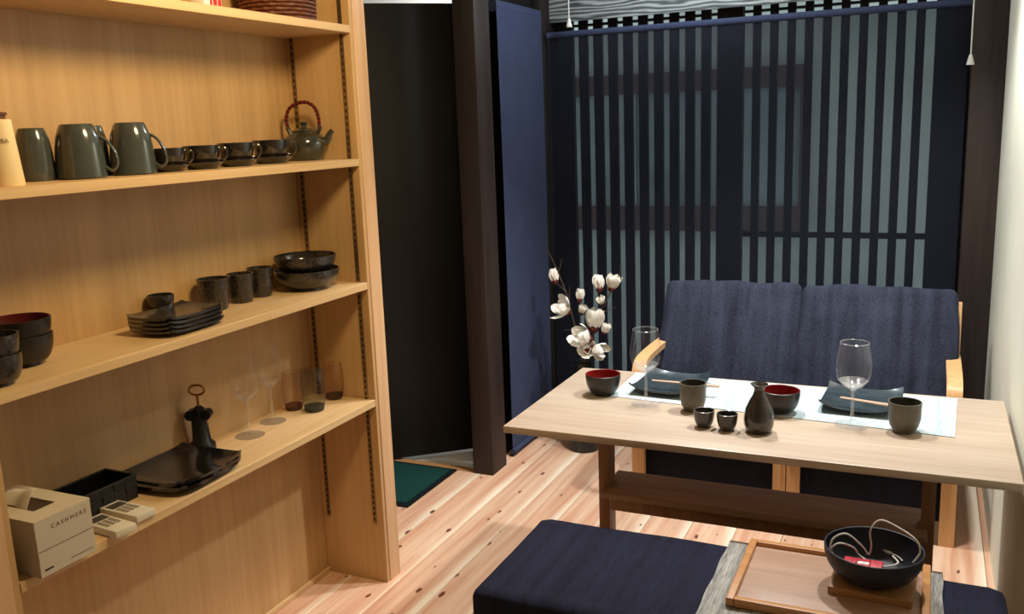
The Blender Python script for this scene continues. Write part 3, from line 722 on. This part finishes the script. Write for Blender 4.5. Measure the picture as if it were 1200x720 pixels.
for x in (-1.0, .112):
    # bent arm loop: front leg rises, bends into the arm, runs back to the back post
    m = MB()
    path = [rel(x, 3.315, 0), rel(x, 3.315, .30), rel(x, 3.315, .46), rel(x, 3.325, .535), rel(x, 3.36, .570), rel(x, 3.45, .580), rel(x, 3.65, .580), rel(x, 3.87, .570)]
    pts = catmull(path, 5)
    t_ = bmesh.new(); rings = []
    for k_, pnt in enumerate(pts):
        d = (pts[min(k_+1, len(pts)-1)]-pts[max(k_-1, 0)]).normalized(); nrm = Vector((0, d.z, -d.y))
        rings.append([t_.verts.new(pnt+Vector((sx_*.025, 0, 0))+nrm*sn*.012) for sx_, sn in ((-1, -1), (1, -1), (1, 1), (-1, 1))])
    for A, B in zip(rings, rings[1:]):
        for k_ in range(4): t_.faces.new([A[k_], A[(k_+1) % 4], B[(k_+1) % 4], B[k_]])
    t_.faces.new(rings[0]); t_.faces.new(rings[-1][::-1]); bmesh.ops.recalc_face_normals(t_, faces=t_.faces)
    m.merge(t_).build('arm_loop', 'sofa_wood', sf, 30)
    m = MB().box(-.012, .012, -.02, .02, 0, .74, .004, 2, 0, Matrix.Translation(rel(x+(.014 if x > 0 else .03), 3.69, .05)) @ Matrix.Rotation(-math.radians(14), 4, 'X'))
    m.build('back_post', 'sofa_wood', sf)
for x in (-.458, -.408):
    MB().box(x-.0235-SX, x+.0235-SX, 3.30-SY, 3.325-SY, 0, .265, .003).build('leg', 'sofa_wood', sf)
for x in (-.94, .05): MB().box(x-.02-SX, x+.02-SX, 3.84-SY, 3.88-SY, 0, .30, .003).build('rear_leg', 'sofa_wood', sf)
MB().box(-.99-SX, .10-SX, 3.80-SY, 3.83-SY, .28, .34, .003).build('back_rail', 'sofa_wood', sf)

# ---------------------------------------------------------------- table
T = .64; TX0, TX1, TY0, TY1 = -1.108, .236, 2.300, 2.985
TCX, TCY = (TX0+TX1)/2, (TY0+TY1)/2
tb = thing('dining_table', 'pale wooden dining table with a lower shelf, set for two', 'table', (TCX, TCY, 0))
def tbx(x0, x1, y0, y1, z0, z1, bev=.003): return MB().box(x0-TCX, x1-TCX, y0-TCY, y1-TCY, z0, z1, bev, 2)
tbx(TX0, TX1, TY0, TY1, T-.024, T, .007).build('tabletop', 'table_wood', tb)
for x0 in (-.920, .012):
    tbx(x0+.010, x0+.045, 2.575, 2.640, .035, T-.05).build('leg', 'table_leg_wood', tb)
    tbx(x0-.004, x0+.059, 2.40, 2.88, 0, .036).build('foot_bar', 'table_leg_wood', tb)
    tbx(x0, x0+.055, 2.42, 2.86, T-.052, T-.024).build('top_bar', 'table_leg_wood', tb)
tbx(-.893, .040, 2.528, 2.722, .352, .374, .004).build('lower_shelf', 'table_shelf_wood', tb)
for y0 in (2.556, 2.672): tbx(-.865, .012, y0, y0+.022, .305, .352, .002).build('shelf_rail', 'table_leg_wood', tb)

# runner cloth on the table
q0, q1, q2, q3 = [Vector((x, y, 0)) for x, y in ((-.90, 2.672), (.094, 2.588), (.108, 2.958), (-.90, 3.0))]
q3.y = 2.965; RC = (q0+q1+q2+q3)/4; RC.z = T
one(MB().grid(lambda u, v: (q0.lerp(q1, u)).lerp(q3.lerp(q2, u), v)-Vector((RC.x, RC.y, 0))+Vector((0, 0, .0024)), 10, 6, .0022), 'table_runner', 'runner_blue', RC, 'pale blue woven runner laid along the far side of the table', 'table runner')
TR = T+.0024

def tab(px, py, z=T): return at(px, py, 'z', z)
for (px, py, lab, zz) in ((707, 462, 'black bowl with red lining near the table corner by the flowers', T), (914, 483, 'black bowl with red lining beside the sake bottle', TR)):
    p = tab(px, py, zz)
    bowl('soup_bowl', .0565, .068, 'lacquer_black', 'lacquer_red', lab, 'bowl', p, 'red lined bowls on the table', .46, .5)
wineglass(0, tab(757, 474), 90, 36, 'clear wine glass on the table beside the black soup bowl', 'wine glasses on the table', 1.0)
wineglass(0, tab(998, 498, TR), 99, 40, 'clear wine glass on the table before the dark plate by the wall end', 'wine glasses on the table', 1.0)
def teabowl(px, py, wpx, hpx, lab, z=T):
    p = tab(px, py, z); q = mpp(p); R = wpx*q/2; H = hpx*q*1.02
    t = thing('tea_cup', lab, 'cup', p, 0, 'stoneware tea cups')
    MB().lathe([(0, .002), (R*.55, .002), (R*.58, 0), (R*.66, 0), (R*.68, H*.06), (R*.86, H*.2), (R*.97, H*.45), (R*.98, H*.8), (R, H), (R-.003, H)], 36).build('cup_body', 'cup_stoneware', t)
    MB().lathe([(R-.003, H), (R*.93, H*.7), (R*.86, H*.35), (R*.5, .012), (0, .010)], 36).build('lining', 'sake_stoneware', t)
teabowl(812, 481, 31, 33, 'tall grey stoneware cup beside the plate and two sake cups')
teabowl(1059, 505, 37, 35, 'grey stoneware cup on the runner end beside the wall', TR)
for px, py, lab in ((825, 500, 'small dark sake cup nearer the stoneware cup'), (852, 504, 'small dark sake cup nearer the sake bottle')):
    p = tab(px, py); q = mpp(p)
    bowl('sake_cup', 12.2*q, 20*q, 'sake_stoneware', 'sake_stoneware', lab, 'sake cup', p, 'sake cups', .55, .55, .01, 28)
p = tab(889, 506); q = mpp(p)
t = thing('sake_bottle', 'dark glazed sake bottle with a narrow neck and flared lip', 'bottle', p)
MB().lathe([(0, .002), (12*q, .002), (13*q, 0), (14.5*q, 1.5*q), (17*q, 9*q), (17.3*q, 17*q), (15.5*q, 28*q), (11*q, 38*q), (7.2*q, 45*q), (5.8*q, 50*q), (6.5*q, 54*q), (9.8*q, 57*q), (10*q, 58*q), (9.4*q, 58.2*q), (5.2*q, 54*q), (4.6*q, 48*q), (6*q, 43*q), (0, 40*q)], 36).build('bottle_body', 'tokkuri_glaze', t)

def rect_plate(c, sx, sy, rz, lab):
    def fn(u, v):
        a, b = 2*u-1, 2*v-1
        return Vector((a*sx/2*(1-.04*b*b), b*sy/2*(1-.05*a*a), .009+.020*abs(a)**3*(.45+.55*b*b)+.012*abs(b)**5))
    return one(MB().grid(fn, 18, 18, .006), 'rectangular_plate', 'slate_plate', c, lab, 'plate', rz, 'slate blue plates')
cL = sum((tab(*q_, TR+.012) for q_ in ((735, 461), (762, 437), (832, 441), (815, 467))), Vector())/4
cR = sum((tab(*q_, TR+.012) for q_ in ((960, 480), (972, 455), (1063, 463), (1045, 489))), Vector())/4
rect_plate(Vector((cL.x, cL.y, TR)), .215, .235, math.radians(-3), 'slate blue rectangular plate with upturned corners by the tall stoneware cup')
rect_plate(Vector((cR.x, cR.y, TR)), .222, .225, math.radians(-3), 'slate blue rectangular plate with upturned corners at the wall end')
def sticks(a, b, lab, z):
    A = tab(*a, z); B = tab(*b, z); d = (B-A); n = Vector((-d.y, d.x, 0)).normalized()
    C_ = (A+B)/2; t = thing('chopsticks', lab, 'chopsticks', C_, 0, 'chopstick pairs')
    for s in (-1, 1):
        MB().tube([A-C_+n*s*.0035, B-C_+n*s*.0055], lambda u: .0022+.0016*u, 8, smooth=1).build('chopstick', 'chopstick_wood', t)
sticks((764, 446), (843, 453), 'pair of pale chopsticks across the plate by the tall stoneware cup', TR+.036)
sticks((985, 466), (1046, 476), 'pair of pale chopsticks across the plate at the wall end', TR+.036)

# ---------------------------------------------------------------- bench and what lies on it
BZ = .42; BX0, BX1, BY0, BY1 = -.957, .205, 1.765, 2.222
BC = Vector(((BX0+BX1)/2, (BY0+BY1)/2, 0))
bn = thing('bench', 'long low bench with a dark navy denim cushion', 'bench', BC)
MB().cushion(BX1-BX0, BY1-BY0, .10, .026, .003, .002, 26, Matrix.Translation((0, 0, BZ-.054)), 3).build('seat_cushion', 'bench_navy', bn, 60)
MB().cushion(BX1-BX0-.02, BY1-BY0-.02, .10, .03, .006, .002, 14, Matrix.Translation((0, 0, BZ-.152)), 8).build('lower_cushion', 'bench_navy', bn, 60)
MB().box(BX0-BC.x+.04, BX1-BC.x-.04, BY0-BC.y+.04, BY1-BC.y-.04, .16, BZ-.20, .004).build('bench_frame', 'dark_wood', bn)
for sx in (-1, 1):
    for sy_ in (-1, 1): MB().box(sx*.50-.025, sx*.50+.025, sy_*.16-.025, sy_*.16+.025, 0, .16, .003).build('leg', 'dark_wood', bn)
CZ = BZ+.0035
cx0, cx1 = -.427, .072
def cloth(u, v):
    y = 2.218-(2.218-1.785)*v; z = .0035
    return Vector((cx0+(cx1-cx0)*u+.0015*math.sin(v*17), y-1.97, z+.0006*math.sin(u*40+v*6)))
one(MB().grid(cloth, 40, 30, .003), 'bench_runner', 'grey_cloth', (0, 1.97, CZ-.0005+.0006), 'grey woven cloth laid across the navy bench under the tray', 'cloth')
TZ = CZ+.005
ta, tb_, tc_, td = -.372, .046, 1.885, 2.205
TC = Vector(((ta+tb_)/2, (tc_+td)/2, TZ))
tr = thing('serving_tray', 'rectangular wooden tray with a raised rim on the bench', 'tray', TC)
hx, hy = (tb_-ta)/2, (td-tc_)/2
MB().box(-hx+.01, hx-.01, -hy+.01, hy-.01, 0, .010, .001).build('tray_base', 'tray_wood', tr)
for a in ((-hx, -hx+.018, -hy, hy), (hx-.018, hx, -hy, hy), (-hx+.018, hx-.018, hy-.018, hy), (-hx+.018, hx-.018, -hy, -hy+.018)):
    MB().box(a[0], a[1], a[2], a[3], 0, .021, .003).build('rim', 'tray_rim_wood', tr)
BDZ = TZ+.0105
bd = at(1022, 688, 'z', BDZ+.018)
one(MB().box(-.088, .088, -.083, .083, 0, .018, .002), 'wooden_board', 'trivet_wood', (-.074, 2.080, BDZ), 'square wooden board under the dark bowl on the tray', 'board', math.radians(-3))
pb = Vector((-.076, 2.072, BDZ+.0185)); 
R, H = .107, .078
t = bowl('catch_bowl', R, H, 'bowl_navy', 'bowl_navy', 'wide dark navy bowl holding white cables and a red packet', 'bowl', pb, None, .52, .62, 0, 48)
# contents
def cab(pts, name='cable', lab='', cat='cable'):
    o = one(MB().tube([Vector(p_) for p_ in pts], .0021, 8), name, 'cable', pb, lab, cat)
    return o
def onb(px, py, dz): v = at(px, py, 'z', pb.z+dz); return v-pb
cab([onb(972, 648, .055), onb(976, 632, .085), onb(992, 626, .10), onb(1010, 640, .070), onb(1018, 650, .045), onb(1021, 640, .075), onb(1020, 622, .125), onb(1032, 610, .150), onb(1055, 620, .140), onb(1074, 634, .125), onb(1078, 648, .095), onb(1070, 660, .070)], lab='white charging cable looping high above the rim of the dark bowl')
cab([onb(980, 655, .045), onb(974, 644, .070), onb(984, 637, .085), onb(1000, 642, .065), onb(1008, 652, .035), onb(1030, 664, .026), onb(1052, 661, .026), onb(1046, 652, .028)], lab='white cable coiled low inside the dark bowl')
t = thing('cable_plug', 'white cable with a small plug lying in the dark bowl', 'plug', pb+onb(1040, 647, .030), math.radians(-35))
MB().box(-.010, .010, -.004, .004, -.003, .003, .001).build('plug_body', 'cable', t)
MB().box(-.018, -.010, -.003, .003, -.002, .002).build('plug_tip', 'brass', t)
MB().tube([(.010, 0, 0), (.028, .002, -.002), (.044, -.004, -.004)], .002, 8).build('cord', 'cable', t)
t = thing('red_packet', 'flat red packet lying in the dark bowl', 'packet', pb+Vector((-.022, -.022, .030)), math.radians(-8))
t.rotation_euler = (math.radians(12), math.radians(-4), math.radians(-8))
MB().box(-.042, .042, -.028, .028, 0, .008, .0015).build('packet_body', 'red_card', t)
MB().box(-.012, .014, .008, .016, .0078, .0084).build('printed_mark', 'white_gloss', t)

# ---------------------------------------------------------------- door mat
p0 = on(466, 594, 0); 
t = thing('door_mat', 'dark green door mat with a black border beside the bookshelf', 'door mat', (-2.16, 3.165, 0))
MB().box(-.30, .30, -.215, .215, .0005, .008, .002).build('border', 'mat_edge', t)
MB().grid(lambda u, v: Vector((-.277+.554*u, -.192+.384*v, .0112+.0012*noise.noise(Vector((u*60, v*45, 0))))), 60, 45, .004).build('pile', 'mat_green', t)

# ---------------------------------------------------------------- roller blinds
rb = thing('roller_blind', 'dark sheer roller blind hanging over the lattice window', 'roller blind', (-.79, YB, .12))
BLX0, BLX1 = -1.690, .120
MB().grid(lambda u, v: Vector((BLX0+.004+(BLX1-BLX0-.008)*u+.79, .0, .012+1.785*v)), 2, 2).build('screen_fabric', 'screen', rb)
MB().tube([(BLX0+.79, 0, 1.796), (BLX1+.79, 0, 1.796)], .015, 20, smooth=1).build('roller_tube', 'blind_blue', rb)
MB().tube([(BLX0+.79, 0, .01), (BLX1+.79, 0, .01)], .011, 12, smooth=1).build('bottom_bar', 'blind_blue', rb)
ch = MB()
for s in (-.010, .010):
    ch.tube([(-1.672+.79, s-.03, 1.80), (-1.672+.79, s-.03, .75)], .0008, 6, smooth=1)
    for k in range(105): ch.lathe([(0, -.002), (.0021, 0), (0, .002)], 6, (-1.672+.79, s-.03, .755+k*.01))
ch.build('bead_chain', 'steel', rb)
rb2 = thing('roller_blind', 'plain opaque blue roller blind hanging beside the dark post', 'roller blind', (-1.692, 3.86, 0))
MB().grid(lambda u, v: Vector((.004*math.sin(v*3), -.245+.49*u, .035+1.99*v)), 4, 24).build('blind_fabric', 'blind_blue', rb2)
MB().tube([(0, -.245, .026), (0, .245, .026)], .013, 12, smooth=1).build('bottom_bar', 'blind_blue', rb2)
MB().tube([(-.02, -.245, 2.0), (-.02, .245, 2.0)], .022, 16, smooth=1).build('roller_tube', 'blind_blue', rb2)
for px, py, lab, Ln in ((667, 32, 'short white pull cord hanging beside the blue blind', .0), (1137, 76, 'long white pull cord hanging before the brown post', .0)):
    p = at(px, py, 'y', 4.085)
    t = thing('pull_cord', lab, 'pull cord', p, 0, 'pull cords')
    MB().lathe([(0, .001), (.014, 0), (.0145, .002), (.007, .034), (.004, .040), (0, .040)], 20).build('bell', 'white_gloss', t)
    MB().tube([(0, 0, .038), (0, 0, 2.459-p.z)], .0028, 8, smooth=1).build('cord', 'white_gloss', t)

# ---------------------------------------------------------------- vase with magnolia
VP = Vector((-1.42, 3.83, 0))
vs_ = one(MB().lathe([(0, .002), (.055, .002), (.06, 0), (.068, .004), (.078, .10), (.080, .20), (.070, .30), (.046, .36), (.042, .40), (.047, .42), (.043, .42), (.038, .40), (.04, .36), (.06, .30), (.06, .05), (0, .04)], 32), 'floor_vase', 'vase_glaze', VP, 'dark floor vase holding magnolia branches behind the table', 'vase')
def fp(px, py, dy=0): return at(px, py, 'y', 3.83+dy)-VP
def blossom(parent, c, size, aim, openness, n=7):
    """c centre of the base, aim direction of opening"""
    aim = Vector(aim).normalized(); ax = aim.orthogonal().normalized(); bx_ = aim.cross(ax)
    m = MB()
    for ring, (cnt, op, ln) in enumerate(((3, openness*.45, .95), (n-2, openness, 1.0))):
        for i in range(cnt):
            th = 2*PI*i/cnt+ring*.6+random.uniform(-.15, .15); out = ax*math.cos(th)+bx_*math.sin(th); side = aim.cross(out)
            L_p = size*ln*random.uniform(.9, 1.1); W = size*.31
            def fn(u, v, out=out, side=side, L_p=L_p, W=W, op=op):
                s = v; wd = W*math.sin(PI*min(1, s*.86+.10))**.7*(1 if s < .98 else .5)
                rad = L_p*(.06+op*(math.sin(s*PI*.62)*.75+.35*s*s*op)); hgt = L_p*s*(1-.22*op*s)
                a_ = (u-.5)*2
                return c+aim*hgt+out*(rad-.18*W*a_*a_*(1-op*.4))+side*(a_*wd)+aim*(.03*size*a_*a_)
            m.grid(fn, 6, 8)
    b = m.build('blossom', 'petal', parent, 80)
    h = MB()
    h.tube([c-aim*size*.10, c+aim*size*.10, c+aim*size*.30], lambda t: size*(.13+.11*math.sin(t*PI)), 8, smooth=3)
    h.build('husk', 'husk', b)
base = Vector((0, 0, .30))
def branch(pts, lab, twigs=(), r=.0055):
    t = thing('magnolia_branch', lab, 'flower branch', VP, 0, 'magnolia branches in the vase')
    MB().tube(pts, lambda u: r*(1-.65*u), 8, smooth=6).build('stem', 'stem', t)
    for tw in twigs: MB().tube(tw, lambda u: .003*(1-.6*u), 6, smooth=4).build('twig', 'stem', t)
    return t
# tall branch leaning to the blue blind
b1 = branch([base+Vector((-.01, 0, .0)), fp(683, 420), fp(673, 380), fp(664, 346), fp(655, 322, .02), fp(648, 306, .03), fp(641, 294, .03)], 'tall bare-tipped magnolia branch leaning toward the blue blind',
            [[fp(654, 320), fp(657, 311), fp(658, 303)], [fp(663, 342), fp(656, 335), fp(650, 330)], [fp(668, 358), fp(667, 345), fp(668, 335)], [fp(676, 386), fp(668, 387), fp(660, 387)]])
blossom(b1, fp(651, 332), .070, rt*-.25+up*1, .24)
blossom(b1, fp(667, 366), .080, rt*-1+up*.55-fw*.5, .75)
blossom(b1, fp(679, 353), .058, rt*.1+up*1-fw*.2, .26)
blossom(b1, fp(681, 368), .048, rt*.2+up*.8-fw*.5, .4)
b2 = branch([base+Vector((.005, 0, 0)), fp(690, 420), fp(697, 385), fp(706, 362), fp(714, 346), fp(717, 338)], 'magnolia branch bearing the two highest blossoms beside the sofa',
            [[fp(706, 360), fp(703, 350), fp(703, 340)], [fp(717, 340), fp(726, 320), fp(728, 306)], [fp(700, 372), fp(712, 364), fp(722, 360)]])
blossom(b2, fp(703, 341), .074, rt*-.15+up*1-fw*.1, .28)
blossom(b2, fp(716, 340), .074, rt*.25+up*1-fw*.3, .46)
blossom(b2, fp(695, 387), .112, rt*.12+up*1-fw*.3, .38, 8)
blossom(b2, fp(706, 357), .045, rt*-.3+up*.6-fw*.4, .5)
blossom(b2, fp(707, 391), .052, rt*.35+up*.75-fw*.3, .42)
b3 = branch([base+Vector((0, -.01, 0)), fp(688, 430, -.02), fp(686, 412, -.03), fp(690, 402, -.04)], 'short magnolia branch with wide open blossoms low over the vase',
            [[fp(686, 415, -.03), fp(694, 412, -.04), fp(697, 410, -.05)]])
blossom(b3, fp(691, 398, -.05), .092, rt*-1+up*.35-fw*.7, .58, 8)
blossom(b3, fp(688, 412, -.04), .062, rt*-.1+up*.3-fw*1, .7)
blossom(b3, fp(694, 408, -.05), .074, rt*.8-up*.35-fw*.6, .62)
